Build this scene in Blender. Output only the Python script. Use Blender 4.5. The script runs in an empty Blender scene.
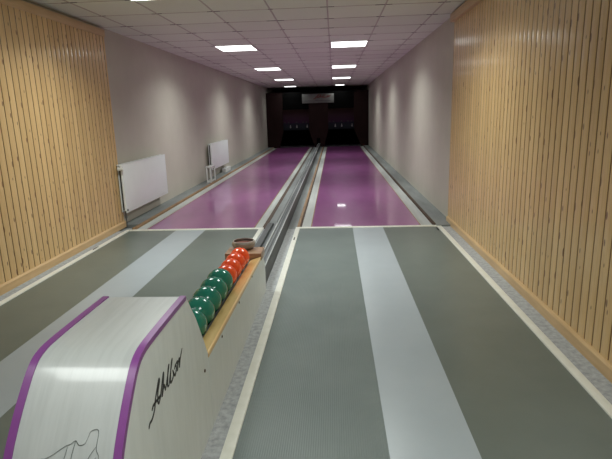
import bpy, bmesh, math, random
from mathutils import Vector, Matrix

random.seed(4)
S = bpy.context.scene
COL = S.collection

# ------------------------------------------------------------------ camera
cam_d = bpy.data.cameras.new('camera')
cam_d.sensor_width = 36.0
cam_d.lens = 506.3827 / 612 * 36.0
cam_d.clip_start = 0.02
cam_d.clip_end = 100
cam = bpy.data.objects.new('camera', cam_d)
COL.objects.link(cam)
r_ = Vector((0.9981746, 0.05351207, -0.02799881))
u_ = Vector((0.01529291, 0.2245384, 0.97434523))
f_ = Vector((-0.05842604, 0.97299484, -0.22331017))
m_ = Matrix((r_, u_, -f_)).transposed().to_4x4()
m_.translation = Vector((0, 0, 1.6))
cam.matrix_world = m_
S.camera = cam

# ------------------------------------------------------------------ world, exposure
w = bpy.data.worlds.new('world')
S.world = w
w.use_nodes = True
w.node_tree.nodes['Background'].inputs[0].default_value = (0.02, 0.018, 0.02, 1)
w.node_tree.nodes['Background'].inputs[1].default_value = 0.3
S.view_settings.view_transform = 'Standard'
S.view_settings.look = 'None'
S.view_settings.gamma = 1
S.view_settings.use_curve_mapping = False
S.view_settings.exposure = -0.08
LAMP = 4.0            # emission of the lamp diffusers
LAMP_W = 33.0         # watts each lamp throws downwards
SPREAD = 141          # beam of the lamps, degrees
LAMP_COL = (0.95, 1.0, 0.965)

# ------------------------------------------------------------------ materials
def mat(name, col, rough=0.5, metal=0.0, spec=0.5, coat=0.0, coat_r=0.1):
    m = bpy.data.materials.new(name)
    m.use_nodes = True
    b = m.node_tree.nodes['Principled BSDF']
    b.inputs['Base Color'].default_value = (*col, 1)
    b.inputs['Roughness'].default_value = rough
    b.inputs['Metallic'].default_value = metal
    b.inputs['Specular IOR Level'].default_value = spec
    b.inputs['Coat Weight'].default_value = coat
    b.inputs['Coat Roughness'].default_value = coat_r
    return m

class NT:
    def __init__(s, m):
        s.m = m; s.t = m.node_tree; s.b = s.t.nodes['Principled BSDF']
    def n(s, typ, **kw):
        o = s.t.nodes.new(typ)
        for k, v in kw.items(): setattr(o, k, v)
        return o
    def l(s, a, b): s.t.links.new(a, b)
    def coord(s, scale=(1, 1, 1)):
        tc = s.n('ShaderNodeTexCoord'); mp = s.n('ShaderNodeMapping')
        mp.inputs['Scale'].default_value = scale
        s.l(tc.outputs['Object'], mp.inputs['Vector'])
        return mp.outputs['Vector']
    def noise(s, vec, scale, detail=3, rough=0.5):
        o = s.n('ShaderNodeTexNoise')
        o.inputs['Scale'].default_value = scale
        o.inputs['Detail'].default_value = detail
        o.inputs['Roughness'].default_value = rough
        s.l(vec, o.inputs['Vector'])
        return o.outputs['Fac']
    def ramp(s, fac, stops):
        o = s.n('ShaderNodeValToRGB')
        e = o.color_ramp.elements
        while len(e) < len(stops): e.new(0.5)
        for i, (p, c) in enumerate(stops):
            e[i].position = p; e[i].color = (*c, 1)
        s.l(fac, o.inputs['Fac'])
        return o.outputs['Color']
    def math(s, op, a, b=None, c=None):
        o = s.n('ShaderNodeMath', operation=op)
        for i, x in enumerate((a, b, c)):
            if x is None: continue
            if isinstance(x, (int, float)): o.inputs[i].default_value = x
            else: s.l(x, o.inputs[i])
        return o.outputs[0]
    def mix(s, fac, a, b, typ='MIX'):
        o = s.n('ShaderNodeMix', data_type='RGBA', blend_type=typ)
        for i, x in ((0, fac), (6, a), (7, b)):
            if isinstance(x, (int, float)): o.inputs[i].default_value = x
            elif isinstance(x, tuple): o.inputs[i].default_value = (*x, 1)
            else: s.l(x, o.inputs[i])
        return o.outputs[2]
    def base(s, c): s.l(c, s.b.inputs['Base Color'])
    def rough(s, c): s.l(c, s.b.inputs['Roughness'])
    def bump(s, h, strength=0.2, dist=0.01):
        o = s.n('ShaderNodeBump')
        o.inputs['Strength'].default_value = strength
        o.inputs['Distance'].default_value = dist
        s.l(h, o.inputs['Height']); s.l(o.outputs['Normal'], s.b.inputs['Normal'])

def noisy(name, c1, c2, scale, rough, vec_scale=(1, 1, 1), detail=4, spec=0.5, bump=0, coat=0, coat_r=0.1, metal=0):
    m = mat(name, c1, rough, metal, spec, coat, coat_r)
    t = NT(m)
    f = t.noise(t.coord(vec_scale), scale, detail, 0.6)
    t.base(t.ramp(f, [(0.3, c1), (0.7, c2)]))
    if bump: t.bump(f, bump, 0.004)
    return m

# knotty pine boards
def wood_panel(name, tint=(1, 1, 1)):
    m = mat(name, (0.5, 0.3, 0.12), 0.36, spec=0.5, coat=0.5, coat_r=0.14)
    t = NT(m)
    tc = t.n('ShaderNodeTexCoord'); sp = t.n('ShaderNodeSeparateXYZ')
    t.l(tc.outputs['Object'], sp.inputs[0])
    idx = t.math('FLOOR', t.math('DIVIDE', sp.outputs['Y'], 0.1))
    wn = t.n('ShaderNodeTexWhiteNoise', noise_dimensions='1D')
    t.l(idx, wn.inputs['W'])
    cb = t.n('ShaderNodeCombineXYZ')
    t.l(t.math('MULTIPLY', sp.outputs['Y'], 26), cb.inputs[1])
    t.l(t.math('ADD', t.math('MULTIPLY', sp.outputs['Z'], 1.1), t.math('MULTIPLY', wn.outputs['Value'], 37)), cb.inputs[2])
    g = t.noise(cb.outputs[0], 3.0, 4, 0.6)
    c = t.ramp(g, [(0.25, (0.62 * tint[0], 0.405 * tint[1], 0.18 * tint[2])), (0.5, (0.73 * tint[0], 0.505 * tint[1], 0.245 * tint[2])), (0.8, (0.79 * tint[0], 0.565 * tint[1], 0.29 * tint[2]))])
    c = t.mix(0.9, c, t.ramp(wn.outputs['Value'], [(0, (0.88, 0.84, 0.78)), (1, (1.05, 1.04, 1.02))]), 'MULTIPLY')
    # knots
    cb2 = t.n('ShaderNodeCombineXYZ')
    t.l(t.math('MULTIPLY', sp.outputs['Y'], 10), cb2.inputs[0])
    t.l(t.math('ADD', t.math('MULTIPLY', sp.outputs['Z'], 4.2), t.math('MULTIPLY', wn.outputs['Value'], 11)), cb2.inputs[1])
    v = t.n('ShaderNodeTexVoronoi', feature='F1', voronoi_dimensions='2D')
    v.inputs['Scale'].default_value = 1.0
    t.l(cb2.outputs[0], v.inputs['Vector'])
    sc = t.n('ShaderNodeSeparateColor'); t.l(v.outputs['Color'], sc.inputs[0])
    thr = t.math('MULTIPLY', t.math('POWER', sc.outputs[0], 2.0), 0.14)
    k = t.math('SUBTRACT', 1.0, t.math('MULTIPLY', t.math('SUBTRACT', v.outputs['Distance'], thr), 25))
    k = t.math('MULTIPLY', t.math('MINIMUM', t.math('MAXIMUM', k, 0), 1), t.math('GREATER_THAN', sc.outputs[0], 0.35))
    c = t.mix(t.math('MULTIPLY', k, 0.85), c, (0.16, 0.06, 0.018))
    # shade of the groove between two boards, painted into the colour
    fr = t.math('FRACT', t.math('DIVIDE', sp.outputs['Y'], 0.1))
    d = t.math('MINIMUM', fr, t.math('SUBTRACT', 1.0, fr))
    gl = t.math('LESS_THAN', d, 0.06)
    c = t.mix(t.math('MULTIPLY', gl, 0.85), c, (0.16, 0.08, 0.03))
    t.base(c)
    return m

def pine(name, c1, c2, axis='Y', rough=0.4, coat=0.3):
    sc = {'Y': (1, 0.12, 1), 'X': (0.12, 1, 1), 'Z': (1, 1, 0.12)}[axis]
    return noisy(name, c1, c2, 22, rough, sc, 4, coat=coat, coat_r=0.2)

M = {}
M['panel'] = wood_panel('knotty_pine_panelling')
M['base'] = pine('pine_baseboard', (0.55, 0.36, 0.17), (0.68, 0.47, 0.24))
M['plaster'] = noisy('satin_plaster', (0.50, 0.475, 0.405), (0.535, 0.505, 0.435), 3, 0.6, spec=0.4)
M['backwall'] = noisy('plain_plaster', (0.36, 0.32, 0.30), (0.40, 0.36, 0.33), 3, 0.6)
M['carpet'] = noisy('grey_needle_felt', (0.27, 0.28, 0.285), (0.48, 0.495, 0.50), 28, 0.9, detail=8, bump=0.5, spec=0.2)
M['concrete'] = noisy('grey_concrete', (0.27, 0.30, 0.31), (0.38, 0.41, 0.42), 9, 0.55, detail=5)
M['white_line'] = noisy('cream_line_strip', (0.70, 0.70, 0.62), (0.78, 0.78, 0.71), 12, 0.45)
M['grey_mat'] = noisy('pale_grey_linoleum', (0.345, 0.395, 0.425), (0.375, 0.425, 0.455), 2, 0.30, spec=0.5)
M['dark_mat'] = noisy('dark_olive_grey_linoleum', (0.118, 0.145, 0.13), (0.138, 0.165, 0.148), 2.5, 0.30, spec=0.5)
def ribbed(name, a, b):
    m = mat(name, a, 0.38)
    t = NT(m)
    c = t.coord()
    f = t.noise(c, 2.2, 3)
    t.base(t.ramp(f, [(0.3, a), (0.7, b)]))
    wv = t.n('ShaderNodeTexWave', wave_type='BANDS', bands_direction='X')
    wv.inputs['Scale'].default_value = 27
    t.l(c, wv.inputs['Vector'])
    t.bump(wv.outputs['Fac'], 0.36, 0.003)
    return m
M['ribbed'] = ribbed('ribbed_grey_rubber', (0.115, 0.15, 0.142), (0.145, 0.18, 0.17))

def lane_mat():
    m = mat('purple_lane', (0.22, 0.055, 0.19), 0.30, spec=0.5, coat=0.8, coat_r=0.035)
    t = NT(m)
    f = t.noise(t.coord((1, 0.35, 1)), 2.4, 4, 0.6)
    t.base(t.ramp(f, [(0.3, (0.26, 0.068, 0.225)), (0.7, (0.33, 0.092, 0.285))]))
    f2 = t.noise(t.coord((1, 0.5, 1)), 1.5, 5, 0.6)
    mr = t.n('ShaderNodeMapRange')
    mr.inputs['To Min'].default_value = 0.24; mr.inputs['To Max'].default_value = 0.40
    t.l(f2, mr.inputs['Value']); t.rough(mr.outputs[0])
    return m
M['lane'] = lane_mat()
M['gutter'] = noisy('pale_grey_gutter', (0.40, 0.42, 0.40), (0.50, 0.52, 0.50), 6, 0.4, (1, 0.2, 1))
M['gutter_dark'] = noisy('blue_grey_ledge', (0.16, 0.175, 0.172), (0.23, 0.25, 0.245), 6, 0.6, (1, 0.2, 1))
M['kerb'] = pine('brown_wood_kerb', (0.22, 0.13, 0.065), (0.34, 0.21, 0.11), rough=0.6, coat=0)
M['kerb_shaded'] = pine('shaded_brown_wood_kerb', (0.05, 0.028, 0.017), (0.085, 0.05, 0.03), rough=0.7, coat=0)  # darker copy of the kerb wood, with shade painted into its colour
M['steel'] = noisy('bright_steel_rail', (0.42, 0.44, 0.44), (0.56, 0.58, 0.58), 5, 0.4, (1, 0.1, 1), metal=0.3)
M['track'] = noisy('dull_grey_track', (0.10, 0.11, 0.112), (0.14, 0.15, 0.155), 5, 0.5, (1, 0.1, 1))
M['track_dark'] = noisy('dark_grey_metal', (0.04, 0.044, 0.046), (0.06, 0.066, 0.069), 5, 0.5, (1, 0.1, 1))
M['black'] = mat('black_plastic', (0.012, 0.012, 0.012), 0.5)
M['purple'] = noisy('purple_plastic_edging', (0.22, 0.06, 0.26), (0.26, 0.08, 0.30), 8, 0.28)
def laminate(name, a, b, rough, vs):
    m = mat(name, a, rough, spec=0.5)
    t = NT(m)
    f = t.noise(t.coord(vs), 9, 5, 0.65)
    t.base(t.ramp(f, [(0.35, a), (0.62, b)]))
    return m
M['cover'] = laminate('white_streaked_laminate', (0.49, 0.52, 0.515), (0.56, 0.59, 0.585), 0.36, (3.5, 0.25, 0.25))
for k_, v_ in (('Specular IOR Level', 0.9), ('Coat Weight', 0.7), ('Coat Roughness', 0.10)): M['cover'].node_tree.nodes['Principled BSDF'].inputs[k_].default_value = v_
M['side'] = laminate('pale_grey_streaked_laminate', (0.67, 0.72, 0.71), (0.72, 0.77, 0.76), 0.42, (1, 2.5, 0.4))
M['rail_wood'] = pine('varnished_pine_rail', (0.66, 0.42, 0.15), (0.80, 0.56, 0.25), rough=0.3, coat=0.5)
M['block_wood'] = pine('worn_brown_wood', (0.30, 0.17, 0.10), (0.42, 0.26, 0.16), 'X')
M['screw'] = mat('dark_bronze_screw', (0.10, 0.055, 0.03), 0.35, 0.7)
M['ball_green'] = noisy('green_ball_resin', (0.012, 0.17, 0.12), (0.02, 0.21, 0.15), 14, 0.16, spec=0.6)
M['ball_red'] = noisy('orange_red_ball_resin', (0.80, 0.075, 0.018), (0.90, 0.11, 0.03), 14, 0.18, spec=0.6)
M['bowl'] = noisy('worn_bronze_metal', (0.34, 0.31, 0.28), (0.46, 0.42, 0.39), 18, 0.3, metal=0.4)
M['bowl_in'] = noisy('red_brown_sponge', (0.10, 0.03, 0.02), (0.16, 0.05, 0.03), 20, 0.8)
M['ink'] = mat('black_lettering', (0.012, 0.012, 0.012), 0.5)
M['rad'] = noisy('white_enamel', (0.84, 0.88, 0.87), (0.87, 0.91, 0.90), 5, 0.3)
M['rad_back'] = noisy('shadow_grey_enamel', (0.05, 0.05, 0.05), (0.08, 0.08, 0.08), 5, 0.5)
M['white_paint'] = noisy('white_painted_wood', (0.62, 0.63, 0.61), (0.70, 0.71, 0.69), 7, 0.4)
M['grid'] = noisy('ceiling_grid_metal', (0.40, 0.36, 0.33), (0.46, 0.41, 0.38), 4, 0.4)
M['grid_dark'] = mat('ceiling_gap', (0.10, 0.08, 0.075), 0.7)
M['lampframe'] = mat('white_lamp_frame', (0.7, 0.68, 0.66), 0.4)
M['maroon'] = noisy('dark_maroon_board', (0.020, 0.0095, 0.009), (0.026, 0.012, 0.0115), 3, 0.8, spec=0.15)
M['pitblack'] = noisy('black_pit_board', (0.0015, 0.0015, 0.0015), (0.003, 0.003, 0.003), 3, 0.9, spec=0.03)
M['signboard'] = noisy('silver_grey_sign', (0.11, 0.11, 0.105), (0.19, 0.19, 0.18), 2.5, 0.4)
M['sign_red'] = mat('dark_red_lettering', (0.16, 0.015, 0.015), 0.5)
M['sign_line'] = mat('dark_grey_lettering', (0.05, 0.05, 0.05), 0.5)
M['worn_ink'] = mat('worn_grey_ink', (0.16, 0.18, 0.17), 0.5)
M['spot_white'] = mat('white_pin_paint', (0.22, 0.22, 0.22), 0.5)

def ceil_mat():
    m = mat('mineral_ceiling_tiles', (0.4, 0.37, 0.35), 0.75, spec=0.3)
    t = NT(m)
    tc = t.n('ShaderNodeTexCoord'); sp = t.n('ShaderNodeSeparateXYZ')
    t.l(tc.outputs['Object'], sp.inputs[0])
    ix = t.math('FLOOR', t.math('DIVIDE', t.math('ADD', sp.outputs['X'], 0.06), 0.705))
    iy = t.math('FLOOR', t.math('DIVIDE', t.math('SUBTRACT', sp.outputs['Y'], 6.63), 0.79))
    cb = t.n('ShaderNodeCombineXYZ'); t.l(ix, cb.inputs[0]); t.l(iy, cb.inputs[1])
    wn = t.n('ShaderNodeTexWhiteNoise', noise_dimensions='2D'); t.l(cb.outputs[0], wn.inputs['Vector'])
    c = t.ramp(wn.outputs['Value'], [(0, (0.70, 0.735, 0.655)), (1, (0.76, 0.80, 0.715))])
    f = t.noise(t.coord(), 60, 5, 0.7)
    c = t.mix(0.25, c, t.ramp(f, [(0.3, (0.85, 0.85, 0.85)), (0.7, (1.1, 1.1, 1.1))]), 'MULTIPLY')
    t.base(c)
    return m
M['ceil'] = ceil_mat()

def emis(name, col, st):
    m = mat(name, (0.8, 0.8, 0.8), 0.5)
    b = m.node_tree.nodes['Principled BSDF']
    b.inputs['Emission Color'].default_value = (*col, 1)
    b.inputs['Emission Strength'].default_value = st
    return m
M['lamp'] = emis('lit_lamp_diffuser', LAMP_COL, LAMP)

def picture_mat():
    m = mat('pit_curtain_picture', (0.1, 0.05, 0.08), 0.8, spec=0.1)
    t = NT(m)
    tc = t.n('ShaderNodeTexCoord'); sp = t.n('ShaderNodeSeparateXYZ')
    t.l(tc.outputs['Object'], sp.inputs[0])
    z = t.math('DIVIDE', t.math('SUBTRACT', sp.outputs['Z'], 0.8), 1.0)
    n = t.noise(t.coord((1, 1, 1)), 5, 4)
    z2 = t.math('ADD', z, t.math('MULTIPLY', t.math('SUBTRACT', n, 0.5), 0.12))
    c = t.ramp(z2, [(0.0, (0.008, 0.012, 0.016)), (0.16, (0.02, 0.024, 0.03)), (0.33, (0.020, 0.020, 0.032)), (0.38, (0.040, 0.014, 0.038)), (0.6, (0.040, 0.018, 0.032)), (1.0, (0.044, 0.026, 0.020))])
    t.base(c)
    return m
M['picture'] = picture_mat()

# ------------------------------------------------------------------ mesh helpers
def link(name, bm, m, parent=None, smooth=False):
    me = bpy.data.meshes.new(name)
    bmesh.ops.recalc_face_normals(bm, faces=bm.faces)
    bm.to_mesh(me); bm.free()
    if smooth:
        for p in me.polygons: p.use_smooth = True
        me.set_sharp_from_angle(angle=math.radians(35))
    me.materials.append(m)
    o = bpy.data.objects.new(name, me)
    COL.objects.link(o)
    if parent is not None: o.parent = parent
    return o

def add_box(bm, x0, x1, y0, y1, z0, z1, bevel=0, seg=2):
    vs = [bm.verts.new(p) for p in ((x0, y0, z0), (x1, y0, z0), (x1, y1, z0), (x0, y1, z0), (x0, y0, z1), (x1, y0, z1), (x1, y1, z1), (x0, y1, z1))]
    fs = [bm.faces.new([vs[i] for i in q]) for q in ((0, 3, 2, 1), (4, 5, 6, 7), (0, 1, 5, 4), (1, 2, 6, 5), (2, 3, 7, 6), (3, 0, 4, 7))]
    if bevel:
        es = list({e for f in fs for e in f.edges})
        bmesh.ops.bevel(bm, geom=es, offset=bevel, segments=seg, affect='EDGES', profile=0.5)

def box(name, m, b, parent=None, bevel=0):
    bm = bmesh.new(); add_box(bm, *b, bevel=bevel)
    return link(name, bm, m, parent, bevel > 0)

def add_prism(bm, pts, axis, a, b, bevel=0):
    """pts: 2D outline; axis the extrusion axis from a to b"""
    def P(p, t):
        return {'X': (t, p[0], p[1]), 'Y': (p[0], t, p[1]), 'Z': (p[0], p[1], t)}[axis]
    v0 = [bm.verts.new(P(p, a)) for p in pts]; v1 = [bm.verts.new(P(p, b)) for p in pts]
    n = len(pts)
    fs = [bm.faces.new(v0), bm.faces.new(v1)]
    for i in range(n): fs.append(bm.faces.new((v0[i], v0[(i + 1) % n], v1[(i + 1) % n], v1[i])))
    return fs

def prism(name, m, pts, axis, a, b, parent=None, smooth=False):
    bm = bmesh.new(); add_prism(bm, pts, axis, a, b)
    return link(name, bm, m, parent, smooth)

def add_tube(bm, pts, r, seg=12, cap=True):
    rings = []
    pts = [Vector(p) for p in pts]
    for i, p in enumerate(pts):
        d = (pts[min(i + 1, len(pts) - 1)] - pts[max(i - 1, 0)]).normalized()
        a = d.orthogonal().normalized() if i == 0 else (prev - d * prev.dot(d)).normalized()
        prev = a
        b = d.cross(a)
        rings.append([bm.verts.new(p + r * (math.cos(2 * math.pi * k / seg) * a + math.sin(2 * math.pi * k / seg) * b)) for k in range(seg)])
    for i in range(len(rings) - 1):
        for k in range(seg):
            bm.faces.new((rings[i][k], rings[i][(k + 1) % seg], rings[i + 1][(k + 1) % seg], rings[i + 1][k]))
    if cap: bm.faces.new(rings[0]); bm.faces.new(rings[-1])

def add_lathe(bm, prof, c, seg=40):
    rings = []
    for (r, z) in prof:
        if r < 1e-6: rings.append([bm.verts.new((c[0], c[1], c[2] + z))])
        else: rings.append([bm.verts.new((c[0] + r * math.cos(2 * math.pi * k / seg), c[1] + r * math.sin(2 * math.pi * k / seg), c[2] + z)) for k in range(seg)])
    for a, b in zip(rings, rings[1:]):
        for k in range(seg):
            q = [a[k % len(a)], a[(k + 1) % len(a)], b[(k + 1) % len(b)], b[k % len(b)]]
            q = list(dict.fromkeys(q))
            if len(q) > 2: bm.faces.new(q)

def empty(name, loc, label, cat, group=None):
    o = bpy.data.objects.new(name, None)
    o.empty_display_size = 0.1
    COL.objects.link(o); o.location = loc
    tag(o, label, cat, group)
    return o

def tag(o, label, cat, group=None):
    o['label'] = label; o['category'] = cat
    if group: o['group'] = group
    return o

def adopt(root):
    """parts were built in room coordinates: keep them there under the root"""
    for ch in root.children:
        ch.matrix_parent_inverse = Matrix.Translation(-root.location)

def struct(o, label=None):
    o['kind'] = 'structure'
    if label: o['label'] = label
    return o

def catmull(pts, n=6):
    out = []
    P = [pts[0]] + list(pts) + [pts[-1]]
    for i in range(1, len(P) - 2):
        for k in range(n):
            t = k / n
            out.append(tuple(0.5 * ((2 * P[i][j]) + (-P[i - 1][j] + P[i + 1][j]) * t + (2 * P[i - 1][j] - 5 * P[i][j] + 4 * P[i + 1][j] - P[i + 2][j]) * t * t + (-P[i - 1][j] + 3 * P[i][j] - 3 * P[i + 1][j] + P[i + 2][j]) * t ** 3) for j in range(2)))
    out.append(tuple(pts[-1]))
    return out

def add_ribbon(bm, pts, wd, fn, th=0.001):
    """flat stroke of varying width along 2D pts, mapped to 3D by fn(a, b, lift)"""
    pts = catmull(pts)
    n = len(pts); L = []
    for i, p in enumerate(pts):
        a = pts[max(i - 1, 0)]; b = pts[min(i + 1, n - 1)]
        d = Vector((b[0] - a[0], b[1] - a[1]))
        d = d.normalized() if d.length > 1e-9 else Vector((1, 0))
        nn = Vector((-d.y, d.x))
        ww = wd * (0.45 + 0.55 * min(1, min(i, n - 1 - i) / 3))
        q0 = Vector(p) + nn * ww / 2; q1 = Vector(p) - nn * ww / 2
        L.append([bm.verts.new(fn(q0.x, q0.y, 0)), bm.verts.new(fn(q1.x, q1.y, 0)), bm.verts.new(fn(q1.x, q1.y, th)), bm.verts.new(fn(q0.x, q0.y, th))])
    for a, b in zip(L, L[1:]):
        for k in range(4): bm.faces.new((a[k], a[(k + 1) % 4], b[(k + 1) % 4], b[k]))
    bm.faces.new(L[0]); bm.faces.new(L[-1])

# ------------------------------------------------------------------ room shell
XL, XR, H = -3.25, 1.66, 2.86
YB, YE = -3.0, 30.0
Y0 = 7.03                      # foul line, where the lanes begin
struct(box('floor', M['carpet'], (XL - .2, XR + .2, YB - .2, Y0 + 0.02, -0.20, 0.0)))
struct(box('floor', M['concrete'], (XL - .2, XR + .2, Y0 + 0.02, YE + .2, -0.20, -0.03)))
struct(box('ceiling', M['ceil'], (XL - .2, XR + .2, YB - .2, YE + .2, H, H + 0.15)))
struct(box('wall_left', M['plaster'], (XL - .2, XL, YB - .2, YE + .2, -0.03, H)))
struct(box('wall_right', M['plaster'], (XR, XR + .2, YB - .2, YE + .2, -0.03, H)))
struct(box('wall_far', M['backwall'], (XL, XR, YE, YE + .2, -0.03, H)))
struct(box('wall_near', M['backwall'], (XL, XR, YB - .2, YB, 0, H)))

# ceiling grid: slim bars hanging just under the tiles
gx = [-0.06 + 0.705 * k for k in range(-4, 3)]
gy = [6.63 + 0.79 * k for k in range(-12, 30)]
bm = bmesh.new()
for x in gx: add_box(bm, x - .009, x + .009, YB, YE, H - .004, H)
struct(link('trim_1', bm, M['grid']))
bm = bmesh.new()
for y in gy: add_box(bm, XL, XR, y - .007, y + .007, H - .003, H)
struct(link('trim_2', bm, M['grid']))
# short dark gaps where tiles meet the bars
bm = bmesh.new()
rg = random.Random(3)
for x in gx:
    for y in gy:
        if YB < y < 26:
            a = rg.uniform(.03, .10)
            add_box(bm, max(x - a * rg.uniform(.5, 1.6), XL + .01), min(x + a, XR - .01), y - .011, y + .004, H - .0045, H)
struct(link('trim_3', bm, M['grid_dark']))

# pine panelling
YW = 7.36
def panelling(name, face, wall, y0, y1, z0, z1):
    s = 1 if face > wall else -1
    pitch = 0.1; g = 0.006; dp = 0.011; cr = 0.0025
    k0 = math.floor(y0 / pitch)
    prof = []
    y = y0
    k = k0
    while k * pitch < y1 - 1e-6:
        a = max(k * pitch, y0); b = min((k + 1) * pitch, y1)
        prof += [(face - s * dp, a), (face - s * dp, a + .002), (face - s * .003, a + .005), (face, a + .012), (face + s * cr, (a + b) / 2), (face, b - .012), (face - s * .003, b - .005), (face - s * dp, b - .002)]
        k += 1
    prof.append((face - s * dp, y1))
    prof += [(wall, y1), (wall, y0)]
    bm = bmesh.new()
    v0 = [bm.verts.new((p[0], p[1], z0)) for p in prof]; v1 = [bm.verts.new((p[0], p[1], z1)) for p in prof]
    n = len(prof)
    for i in range(n): bm.faces.new((v0[i], v0[(i + 1) % n], v1[(i + 1) % n], v1[i]))
    bm.faces.new(v0); bm.faces.new(v1)
    return struct(link(name, bm, M['panel']))
panelling('trim_4', -3.195, XL, YB, YW, 0.0, 2.80)
panelling('trim_5', 1.63, XR, YB, YW - .04, 0.0, 2.80)
# end boards, top mouldings, baseboards
struct(box('trim_6', M['base'], (XL, -3.18, YB, YW, 2.72, 2.815), bevel=.006))
struct(box('trim_7', M['base'], (1.575, XR, YB, YW - .02, 2.735, 2.84), bevel=.006))
struct(prism('baseboard_left', M['base'], [(XL, 0), (-3.172, 0), (-3.172, .075), (-3.185, .092), (XL, .092)], 'Y', YB, YW))
struct(prism('baseboard_right', M['base'], [(XR, 0), (1.608, 0), (1.608, .075), (1.620, .092), (XR, .092)], 'Y', YB, YW - .04))

# raised ledges beside the lanes
struct(box('trim_8', M['gutter_dark'], (1.415, XR, Y0, 24.85, -0.03, 0.025)))
struct(box('trim_9', M['gutter_dark'], (XL, -2.98, Y0 + .36, 24.85, -0.03, 0.025)))
struct(box('trim_10', M['gutter_dark'], (-0.672, -0.555, Y0, 24.85, -0.03, 0.004)))
struct(box('trim_11', M['gutter_dark'], (-1.0, -0.89, Y0, 24.85, -0.03, 0.004)))

# ------------------------------------------------------------------ ceiling lamps
def lamp(x0, x1, y0, y1, label, power=1.0, group='square ceiling lamps'):
    t = empty('ceiling_light', ((x0 + x1) / 2, (y0 + y1) / 2, H), label, 'ceiling light', group)
    bm = bmesh.new()
    z0, z1 = H - .012, H - .001
    q = .018
    add_box(bm, x0, x1, y0, y0 + q, z0, z1); add_box(bm, x0, x1, y1 - q, y1, z0, z1)
    add_box(bm, x0, x0 + q, y0 + q, y1 - q, z0, z1); add_box(bm, x1 - q, x1, y0 + q, y1 - q, z0, z1)
    link('frame', bm, M['lampframe'], t)
    box('diffuser', M['lamp'], (x0 + q, x1 - q, y0 + q, y1 - q, H - .010, H - .001), t)
    ld = bpy.data.lights.new('lamp_beam', 'AREA')
    ld.shape = 'RECTANGLE'; ld.size = x1 - x0 - 2 * q; ld.size_y = y1 - y0 - 2 * q
    ld.energy = power * LAMP_W * (x1 - x0) * (y1 - y0) / .56
    ld.color = LAMP_COL; ld.spread = math.radians(SPREAD)
    lo = bpy.data.objects.new('lamp_beam', ld); COL.objects.link(lo)
    lo.location = ((x0 + x1) / 2, (y0 + y1) / 2, H - .0115); lo.parent = t
    adopt(t)
    return t
rows = [(0.31, 1.10), (5.05, 5.84), (9.72, 10.55), (14.50, 15.33), (19.27, 20.08), (24.28, 24.86)]  # first pair is unseen, added to light the near end
where = ['added out of view over the near end of the approach', 'over the approach', 'just beyond the foul line', 'second beyond the foul line', 'third beyond the foul line', 'smallest and farthest, before the dark pits']
for i, (a, b) in enumerate(rows):
    xr = (-0.045, 0.645) if i < 5 else (0.08, 0.52)
    xl = (-2.19, -1.485) if i < 5 else (-2.30, -1.74)
    lamp(*xr, a, b, 'lit ceiling panel of the right hand row, ' + where[i], (1.1, 1.12, 1.1, 1, .8, .25)[i])
    lamp(*xl, a, b, 'lit ceiling panel of the left hand row, ' + where[i], (.2, 1.1, .95, .95, .8, .25)[i])

# ------------------------------------------------------------------ approaches
ZM = 0.006
def approach(name, x0, x1, strips, label, clips):
    t = empty(name, ((x0 + x1) / 2, 3, 0), label, 'approach')
    for (a, b, m, nm) in strips:
        box(nm, M[m], (a, b, YB + .02, Y0, 0.0, ZM if m != 'grey_mat' else ZM + .001), t)
    box('edge_strip', M['white_line'], (x0 - .032, x0 + .03, YB + .02, Y0 - .02, 0.0, 0.016), t, bevel=.004)
    box('edge_strip', M['white_line'], (x1 - .03, x1 + .032, YB + .02, Y0 - .02, 0.0, 0.016), t, bevel=.004)
    box('foul_line', M['white_line'], (x0 - .032, x1 + .032, Y0 - .02, Y0 + .055, 0.0, 0.014), t, bevel=.003)
    for (x, y) in clips:
        box('clip', M['black'], (x - .016, x - .002, y - .09, y + .05, 0.014, 0.021), t, bevel=.002)
    adopt(t)
approach('bowling_approach', -0.537, 1.449,
         [(-.507, .24, 'ribbed', 'ribbed_mat'), (.24, .665, 'grey_mat', 'centre_mat'), (.665, 1.419, 'dark_mat', 'side_mat')],
         'right hand run-up of grey mats with white edge strips, in front of right lane', [(-0.53, 6.4), (1.40, 6.85)])
approach('bowling_approach', -3.02, -1.066,
         [(-2.99, -2.30, 'dark_mat', 'side_mat'), (-2.30, -1.87, 'grey_mat', 'centre_mat'), (-1.87, -1.096, 'dark_mat', 'side_mat')],
         'left hand run-up of grey mats behind the ball return, in front of left lane', [(-3.02, 6.05)])

# ------------------------------------------------------------------ lanes and gutters
def lane(x0, x1, label):
    o = box('bowling_lane', M['lane'], (x0, x1, Y0 + .057, 24.86, -0.03, 0.0))
    tag(o, label, 'lane', 'purple bowling lanes')
lane(-0.345, 1.205, 'right glossy purple lane, with the small bright lamp reflection')
lane(-2.765, -1.19, 'left glossy purple lane beside the wall with radiators')
def gutter(x0, x1, kerbs, label, gm='gutter'):
    t = empty('gutter', ((x0 + x1) / 2, 16, -.03), label, 'gutter')
    bm = bmesh.new()
    n = 8; w = x1 - x0; top = []
    for k in range(n + 1):
        s = k / n
        top.append((x0 + w * s, -0.006 - 0.014 * math.sin(math.pi * s)))
    add_prism(bm, [(x0, -.03)] + top + [(x1, -.03)], 'Y', Y0 + .057, 24.86)
    link('channel', bm, M[gm], t, True)
    for (a, b, z, m) in kerbs:
        box('kerb', M[m], (a, b, Y0 + .057, 24.86, -0.03, z), t, bevel=.002)
    adopt(t)
gutter(1.218, 1.385, [(1.205, 1.218, .002, 'kerb'), (1.385, 1.415, .034, 'kerb_shaded')], 'pale gutter at the right edge of the right lane, brown kerb by the wall')
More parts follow.
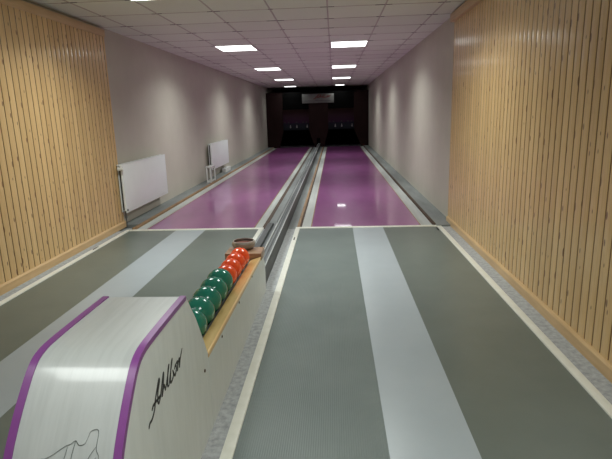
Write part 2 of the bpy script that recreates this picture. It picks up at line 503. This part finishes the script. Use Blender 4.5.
gutter(-2.945, -2.778, [(-2.778, -2.765, .002, 'kerb'), (-2.98, -2.945, .034, 'kerb')], 'pale gutter at the left edge of the left lane, below the radiators')
gutter(-.49, -.358, [(-.358, -.345, .002, 'kerb'), (-.555, -.515, .016, 'kerb'), (-.515, -.49, 0, 'kerb_shaded')], 'pale gutter at the left edge of the right lane')
gutter(-1.177, -1.06, [(-1.19, -1.177, .002, 'kerb'), (-1.06, -1.0, .008, 'kerb_shaded')], 'pale gutter at the right edge of the left lane')  # dark bar laid where the slot beside the lane is in shade

# ------------------------------------------------------------------ ball return track
t = empty('ball_return_track', (-.73, 14, -.03), 'long grey steel ball return track running between the two lanes', 'ball return track')
ZT = 0.185
box('trough', M['track'], (-.762, -.690, 4.50, 24.86, 0.0, ZT - .018), t)
box('side_plate', M['track_dark'], (-.690, -.680, 4.50, 24.86, -0.0, ZT - .012), t)
box('rail', M['steel'], (-.690, -.680, 4.50, 24.86, ZT - .012, ZT), t, bevel=.002)
box('rail', M['steel'], (-.776, -.765, 4.50, 24.86, ZT - .02, ZT), t, bevel=.002)
box('side_plate', M['track_dark'], (-.776, -.762, 4.50, 24.86, 0.0, ZT - .02), t)
box('centre_rib', M['track_dark'], (-.732, -.722, 4.50, 24.86, ZT - .018, ZT - .012), t)
box('cover_plate', M['track'], (-.83, -.776, 4.50, 6.75, 0.0, ZT - .03), t)
prism('guard_plate', M['track_dark'], [(4.50, 0), (6.75, 0), (6.75, .12), (6.55, ZT + .01), (4.50, ZT + .01)], 'X', -.895, -.83, t)
box('base_plate', M['track_dark'], (-.985, -.895, 4.50, 7.0, 0.0, .03), t)
adopt(t)
tk = [o for o in bpy.data.objects if o.parent == t]

# ------------------------------------------------------------------ ball return rack with its hood
rack = empty('ball_return_rack', (-.84, 3, 0), 'white hooded ball return rack with purple edging and pine rails between the run-ups', 'ball return')
RX0, RX1 = -1.03, -.66
# hood profile (y, z), front bottom to rear top
hp = [(1.10, 0.0), (1.155, .20), (1.21, .38), (1.26, .50), (1.311, .595), (1.368, .672), (1.430, .742), (1.495, .803), (1.555, .828), (1.65, .835), (1.875, .836), (2.066, .834)]
hp_s = catmull(hp, 4)
rear = [(2.082, .815), (2.19, .68), (2.293, .519), (2.35, .42), (2.35, 0.0)]
side_pts = hp_s + rear
def inset(p, d):
    out = []
    for i, q in enumerate(p):
        a = p[max(i - 1, 0)]; b = p[min(i + 1, len(p) - 1)]
        t_ = Vector((b[0] - a[0], b[1] - a[1])).normalized()
        out.append((q[0] + t_.y * d, q[1] - t_.x * d))
    return out
inn = inset(hp_s, .004)
# side panels
for x0, x1 in ((RX1 - .016, RX1 - .002), (RX0 + .002, RX0 + .016)):
    prism('side_panel', M['side'], inn + [(2.06, .83), (2.17, .68), (2.275, .519), (2.35, .40), (2.35, 0.0)] if False else inn + rear, 'X', x0, x1, rack)
# cover: a bent sheet
inn2 = inset(hp_s, .002); inn3 = inset(hp_s, .016)
bm = bmesh.new()
add_prism(bm, inn2 + inn3[::-1], 'X', RX0 + .024, RX1 - .024)
cover = link('cover', bm, M['cover'], rack, True)
box('rear_board', M['side'], (RX0 + .016, RX1 - .016, 2.04, 2.055, .56, .817), rack)
# purple edging along both edges
o0 = inset(hp_s, -.003); o1 = inset(hp_s, .017)
for x0, x1 in ((RX1 - .025, RX1 + .001), (RX0 - .001, RX0 + .025)):
    bm = bmesh.new(); add_prism(bm, o0 + o1[::-1], 'X', x0, x1)
    link('edge_trim', bm, M['purple'], rack, True)
# script lettering on the right side panel
SCRIPT = [[(1.536, 0.540), (1.547, 0.553), (1.574, 0.556), (1.603, 0.576), (1.617, 0.602), (1.639, 0.627), (1.668, 0.656), (1.673, 0.646), (1.650, 0.619), (1.640, 0.585), (1.649, 0.568)],
 [(1.577, 0.585), (1.594, 0.595), (1.622, 0.594), (1.658, 0.591), (1.671, 0.592)],
 [(1.649, 0.568), (1.68, 0.6), (1.712, 0.646), (1.722, 0.652), (1.708, 0.615), (1.684, 0.576), (1.706, 0.600), (1.718, 0.604), (1.724, 0.579)],
 [(1.724, 0.579), (1.755, 0.612), (1.786, 0.652), (1.774, 0.642), (1.752, 0.587), (1.766, 0.575)],
 [(1.766, 0.575), (1.800, 0.620), (1.828, 0.656), (1.812, 0.642), (1.786, 0.585), (1.800, 0.574), (1.826, 0.588), (1.822, 0.612)],
 [(1.822, 0.612), (1.832, 0.590), (1.846, 0.576), (1.866, 0.594), (1.862, 0.614), (1.842, 0.604)],
 [(1.862, 0.613), (1.889, 0.614), (1.876, 0.578), (1.892, 0.602), (1.914, 0.616), (1.906, 0.580), (1.922, 0.606), (1.960, 0.640)]]
bm = bmesh.new()
for i, s in enumerate(SCRIPT): add_ribbon(bm, s, .0105, lambda a, b, l: (RX1 - .0025 + l, a, b), .0015)
lett = link('script_lettering', bm, M['ink'], rack); lett['label'] = 'black slanted script lettering'
# worn picture outline on the front of the cover
def prof_y(z):
    for a, b in zip(hp_s, hp_s[1:]):
        if a[1] <= z <= b[1] and b[1] > a[1]: return a[0] + (b[0] - a[0]) * (z - a[1]) / (b[1] - a[1])
    return hp_s[0][0]
def on_cover(a, b, l):
    b -= .035
    return (a, prof_y(b) + .0012 - l * 1.4, b)
out1 = [(-0.935, 0.60), (-0.917, 0.623), (-0.900, 0.626), (-0.881, 0.634), (-0.862, 0.645), (-0.84, 0.657), (-0.826, 0.661), (-0.812, 0.669), (-0.8, 0.659), (-0.782, 0.662), (-0.774, 0.678), (-0.768, 0.691), (-0.745, 0.692), (-0.743, 0.651), (-0.732, 0.628), (-0.741, 0.584), (-.75, .53)]
bm = bmesh.new()
add_ribbon(bm, out1, .0012, on_cover, .001)
for s in ([(-.835, .655), (-.842, .62), (-.86, .58), (-.865, .55)], [(-.812, .668), (-.818, .63), (-.815, .58), (-.82, .55)], [(-.745, .655), (-.762, .632), (-.77, .61)], [(-.74, .63), (-.765, .605), (-.775, .59)], [(-.93, .60), (-.915, .585), (-.92, .56)], [(-.742, .58), (-.76, .57), (-.775, .575)]):
    add_ribbon(bm, s, .0022, on_cover, .001)
link('worn_decal', bm, M['worn_ink'], cover)
# open rack: long side boards with sloped pine rails
def zrail(y): return .419 - (y - 2.35) * .0215
YF = 4.46
SB = ((1, RX1 - .018, RX1 - .001, RX1, 0.0, .098), (-1, RX0 + .030, RX0 + .046, RX0 + .029, -.045, .045))
for s, xa, xb, xo, dz, rw in SB:
    prism('side_board', M['side'], [(2.352, 0), (YF + .03, 0), (YF + .03, .25), (YF - .06, zrail(YF) - .022 + dz), (2.352, zrail(2.352) - .022 + dz)], 'X', xa, xb, rack)
    # rail: wedge section, outer edge higher, inner face sloping to the balls
    bm = bmesh.new()
    sec = [(0, -.024), (0, -.004), (-.004, 0), (-.010, 0), (-rw + .006, -.026), (-rw, -.032), (-rw, -.044), (-.018, -.030), (-.018, -.024)]
    rings = []
    for y in (2.352, 4.27):
        rings.append([bm.verts.new((xo + s * q[0], y, zrail(y) + dz + q[1])) for q in sec])
    for k in range(len(sec)): bm.faces.new((rings[0][k], rings[0][(k + 1) % len(sec)], rings[1][(k + 1) % len(sec)], rings[1][k]))
    bm.faces.new(rings[0]); bm.faces.new(rings[1])
    link('pine_rail', bm, M['rail_wood'], rack)
box('end_block', M['block_wood'], (RX0 + .046, RX1 - .0, 4.275, 4.50, .338, .409), rack, bevel=.004)
box('end_board', M['side'], (RX0 + .047, RX1 - .019, 4.46, 4.475, .0, .330), rack)
# inner ball bed
BZ = .435; BR = .0955; BX = -.841
for dx in (-.05, .05):
    bm = bmesh.new(); rr = .011
    dz = math.sqrt((BR + rr) ** 2 - .05 ** 2)
    add_tube(bm, [(BX + dx, 2.36, BZ - dz - .0005), (BX + dx, 3.44, BZ - dz - .0005), (BX + dx + .008, 3.62, BZ - dz - .0005), (BX + dx + .024, 4.27, BZ - dz - .0005)], rr)
    link('ball_rail', bm, M['track'], rack, True)
box('bottom_board', M['track_dark'], (RX0 + .047, RX1 - .019, 2.36, 4.438, .26, .275), rack)
for y in (2.268, 2.665, 3.202, 3.758, 4.25):
    bm = bmesh.new()
    add_tube(bm, [(RX1 - .003, y, .366), (RX1 + .002, y, .366)], .0085, 14)
    add_tube(bm, [(RX1 + .0019, y, .366), (RX1 + .0035, y, .366)], .0045, 10)
    link('screw', bm, M['screw'], rack, True)
adopt(rack)

# ------------------------------------------------------------------ balls
RR = .0835                                  # the red balls are the smaller ones
def seat(r): return BZ - math.sqrt((BR + .011) ** 2 - .05 ** 2) + math.sqrt((r + .011) ** 2 - .05 ** 2)
def ball(m, r, y, label, group):
    bm = bmesh.new()
    bmesh.ops.create_uvsphere(bm, u_segments=40, v_segments=24, radius=r)
    o = link('bowling_ball', bm, M[m], None, True)
    o.location = (BX + (.008 if r < .09 else 0), y, seat(r))
    return tag(o, label, 'bowling ball', group)
reds = ['orange-red ball touching the farthest green ball', 'orange-red ball, third from the metal bowl in the rack', 'orange-red ball, second from the metal bowl in the rack', 'orange-red ball next to the metal bowl, farthest in the rack']
greens = ['farthest green ball, touching the last orange-red ball', 'second green ball counted from the orange-red balls', 'middle green ball of the five in the rack', 'green ball, second from the white hood', 'green ball half hidden behind the white hood']
YG = 3.44
b1 = ball('ball_green', BR, YG, greens[0], 'green balls in the rack')
for k in range(1, 5):
    c = b1.copy(); COL.objects.link(c); c.location = (BX, YG - k * .1915, seat(BR)); c['label'] = greens[k]; c.rotation_euler = (k, .4 * k, 0)
YR = YG + .1795
b0 = ball('ball_red', RR, YR, reds[0], 'orange-red balls in the rack')
for k in range(1, 4):
    c = b0.copy(); COL.objects.link(c); c.location = (BX + .008 + .004 * k, YR + k * .1675, seat(RR)); c['label'] = reds[k]; c.rotation_euler = (k, .4 * k, 0)

# ------------------------------------------------------------------ metal bowl on the end block
t = empty('metal_bowl', (-.842, 4.45, .410), 'round bronze coloured metal bowl standing on the far end of the ball rack', 'bowl')
bm = bmesh.new()
add_lathe(bm, [(0, .001), (.055, .001), (.075, .004), (.096, .018), (.107, .036), (.109, .046), (.107, .058), (.101, .070), (.096, .076), (.090, .076), (.091, .070), (.097, .058), (.098, .046), (.090, .036), (.0, .034)], (-.842, 4.45, .410), 48)
link('shell', bm, M['bowl'], t, True)
bm = bmesh.new()
add_lathe(bm, [(0, .0345), (.085, .0345), (.088, .044), (.084, .052), (0, .054)], (-.842, 4.45, .410), 40)
link('sponge', bm, M['bowl_in'], t, True)
adopt(t)

# ------------------------------------------------------------------ radiators
def radiator(y0, y1, z0, z1, label, knob=True):
    x0, x1 = -3.185, -3.10
    t = empty('radiator', (XL, (y0 + y1) / 2, z0), label, 'radiator', 'white wall radiators')
    # front panel with flat raised field
    bm = bmesh.new()
    add_box(bm, x1 - .018, x1 - .004, y0, y1, z0, z1 - .012, bevel=.005)
    add_box(bm, x1 - .006, x1, y0 + .045, y1 - .045, z0 + .045, z1 - .06, bevel=.004)
    link('front_panel', bm, M['rad'], t, True)
    box('back_panel', M['rad'], (x0, x0 + .014, y0 + .01, y1 - .01, z0 + .01, z1 - .02), t, bevel=.004)
    bm = bmesh.new()
    n = 40
    for i in range(n):
        y = y0 + .04 + (y1 - y0 - .08) * i / (n - 1)
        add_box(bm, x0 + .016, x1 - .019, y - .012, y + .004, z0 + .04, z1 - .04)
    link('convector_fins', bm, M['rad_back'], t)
    bm = bmesh.new()
    add_box(bm, x0 - .002, x0 + .012, y0, y1, z1 - .014, z1); add_box(bm, x1 - .02, x1 - .004, y0, y1, z1 - .014, z1)
    m = int((y1 - y0) / .03)
    for i in range(m + 1):
        y = y0 + (y1 - y0 - .012) * i / m
        add_box(bm, x0 + .012, x1 - .02, y, y + .012, z1 - .012, z1 - .003)
    link('top_grille', bm, M['rad'], t)
    for (ya, yb) in ((y0 - .004, y0 + .004), (y1 - .004, y1 + .004)):
        box('side_cover', M['rad'], (x1 - .034, x1 - .010, ya, yb, z0 + .03, z1 - .004), t, bevel=.002)
    for y in (y0 + .35, y1 - .35):
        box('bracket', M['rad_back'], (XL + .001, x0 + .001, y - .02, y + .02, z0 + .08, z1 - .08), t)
    if knob:
        bm = bmesh.new()
        add_tube(bm, [(x1 - .05, y0 - .002, z1 - .06), (x1 - .05, y0 - .045, z1 - .06)], .016, 14)
        add_tube(bm, [(x1 - .05, y0 - .04, z1 - .06), (x1 - .01, y0 - .05, z1 - .06), (x1 + .035, y0 - .05, z1 - .06)], .025, 16)
        link('valve_knob', bm, M['rad'], t, True)
    for zz in (z0 + .04, ):
        bm = bmesh.new()
        add_tube(bm, [(x1 - .012, y0 + .03, zz), (x1 + .006, y0 + .03, zz)], .016, 12)
        link('plug', bm, M['rad_back'], t, True)
    bm = bmesh.new()
    add_tube(bm, [(x1 - .05, y0 + .06, z0 + .02), (x1 - .05, y0 + .06, z0 - .02), (x1 - .05, y0 + .06, z0 - .06), (x1 - .05, y0 + .06, .006)], .010, 12)
    add_tube(bm, [(x1 - .05, y0 + .06, z0 - .05), (x1 - .05, y0 + .06, z0 - .09)], .018, 12)
    link('supply_pipe', bm, M['track'], t, True)
    adopt(t)
radiator(7.27, 9.20, .225, .945, 'near white radiator right beside the pine panelling, on the left wall')
radiator(12.78, 14.85, .26, .92, 'far white radiator behind the small white stand, left wall', False)

# small white stand beside the lane, in front of the far radiator
t = empty('white_stand', (-3.01, 12.35, .025), 'small white open frame stand on the ledge before the far radiator', 'stand')
xa, xb, ya, yb, zb = -3.10, -2.985, 12.08, 12.55, .025
box('top', M['white_paint'], (xa - .01, xb + .012, ya - .01, yb + .01, .385, .415), t, bevel=.004)
for x in (xa, xb - .028):
    for y in (ya, yb - .028):
        box('leg', M['white_paint'], (x, x + .028, y, y + .028, zb, .385), t, bevel=.003)
for x in (xa, xb - .028):
    box('stretcher', M['white_paint'], (x + .004, x + .024, ya + .028, yb - .028, zb + .02, zb + .05), t)
box('stretcher', M['white_paint'], (xa + .028, xb - .028, ya + .004, ya + .024, zb + .01, zb + .05), t)
adopt(t)
t = empty('white_box', (-3.17, 14.6, .025), 'low white lidded box on the ledge below the far radiator', 'box')
box('body', M['white_paint'], (-3.21, -3.09, 14.25, 14.95, .025, .12), t, bevel=.006)
box('lid', M['white_paint'], (-3.217, -3.083, 14.243, 14.957, .121, .14), t, bevel=.005)
adopt(t)

# ------------------------------------------------------------------ pin pit housing
t = empty('pit_housing', (-.76, 24.9, 0), 'dark maroon and black housing of the two pin pits at the far end', 'pit housing')
F0, F1 = 24.90, 24.95
prism('pillar', M['maroon'], [(-3.24, -.03), (-2.66, -.03), (-2.45, .80), (-2.45, 2.6), (-3.24, 2.6)], 'Y', F0, F1, t)  # both pillars widened to the walls, maroon standing in for dim wall
prism('pillar', M['maroon'], [(1.65, -.03), (1.30, -.03), (.96, .80), (.96, 2.6), (1.65, 2.6)], 'Y', F0, F1, t)
prism('centre_panel', M['maroon'], [(-.94, -.03), (-.752, -.03), (-.752, 2.1), (-1.2, 2.1), (-1.2, .80)], 'Y', F0, F1, t)
prism('centre_panel', M['maroon'], [(-.748, -.03), (-.50, -.03), (-.28, .80), (-.28, 2.1), (-.748, 2.1)], 'Y', F0, F1, t)
box('top_board', M['pitblack'], (-1.2, -.28, F0 + .005, F1, 2.1, 2.6), t)
box('header', M['pitblack'], (-2.45, -1.2, F0 + .01, F1, 1.80, 2.6), t)
box('header', M['pitblack'], (-.28, .96, F0 + .01, F1, 1.80, 2.6), t)
box('ball_hatch', M['pitblack'], (-.845, -.68, F0 - .015, F0 - .001, -.03, .42), t)
box('roof', M['pitblack'], (-2.92, 1.40, F1, 27.0, 2.56, 2.60), t)
for x in (-2.92, 1.37):
    box('side_wall', M['pitblack'], (x, x + .03, F1, 27.0, -.03, 2.56), t)
box('pit_divider', M['pitblack'], (-.78, -.72, F1, 26.9, -.03, 2.56), t)
box('pit_back', M['pitblack'], (-2.89, 1.37, 26.9, 26.95, -.03, 2.56), t)
for x0, x1, nm in ((-2.87, -.80, 'left'), (-.70, 1.35, 'right')):
    pc = box('picture_screen', M['picture'], (x0, x1, 25.02, 25.04, .82, 1.9), t)
    c = (-1.83 if nm == 'left' else .34)
    for dx in (-.28, .03, .53):
        px = c + dx
        prism('painted_pin', M['spot_white'], [(px - .030, .93), (px + .030, .93), (px + .034, .98), (px + .014, 1.03), (px + .018, 1.06), (px, 1.08), (px - .018, 1.06), (px - .014, 1.03), (px - .034, .98)], 'Y', 25.017, 25.0195, pc)
    for dx in (-.55, -.36, .02, .34, .5):
        px = c + dx
        prism('painted_dot', M['black'], [(px + .04 * math.cos(a * math.pi / 4), 1.19 + .035 * math.sin(a * math.pi / 4)) for a in range(8)], 'Y', 25.017, 25.0195, pc)
adopt(t)
# name board above the centre column
t = empty('sign_board', (-.745, 24.88, 2.05), 'long silver grey name board with dark red script above the centre column', 'sign')
box('board', M['signboard'], (-1.50, .01, 24.868, 24.898, 2.07, 2.50), t, bevel=.006)
bm = bmesh.new()
for s in SCRIPT:
    add_ribbon(bm, [(-.98 + (a - 1.53) * 2.0, 2.25 + (b - .545) * 2.0 + 0.0) for a, b in s], .03, lambda a, b, l: (a, 24.8675 - l, b), .002)
link('red_lettering', bm, M['sign_red'], t)
bm = bmesh.new()
x = -1.36
rg = random.Random(5)
add_box(bm, -1.36, -.14, 24.8655, 24.8675, 2.165, 2.185)
link('underline', bm, M['sign_line'], t)
adopt(t)
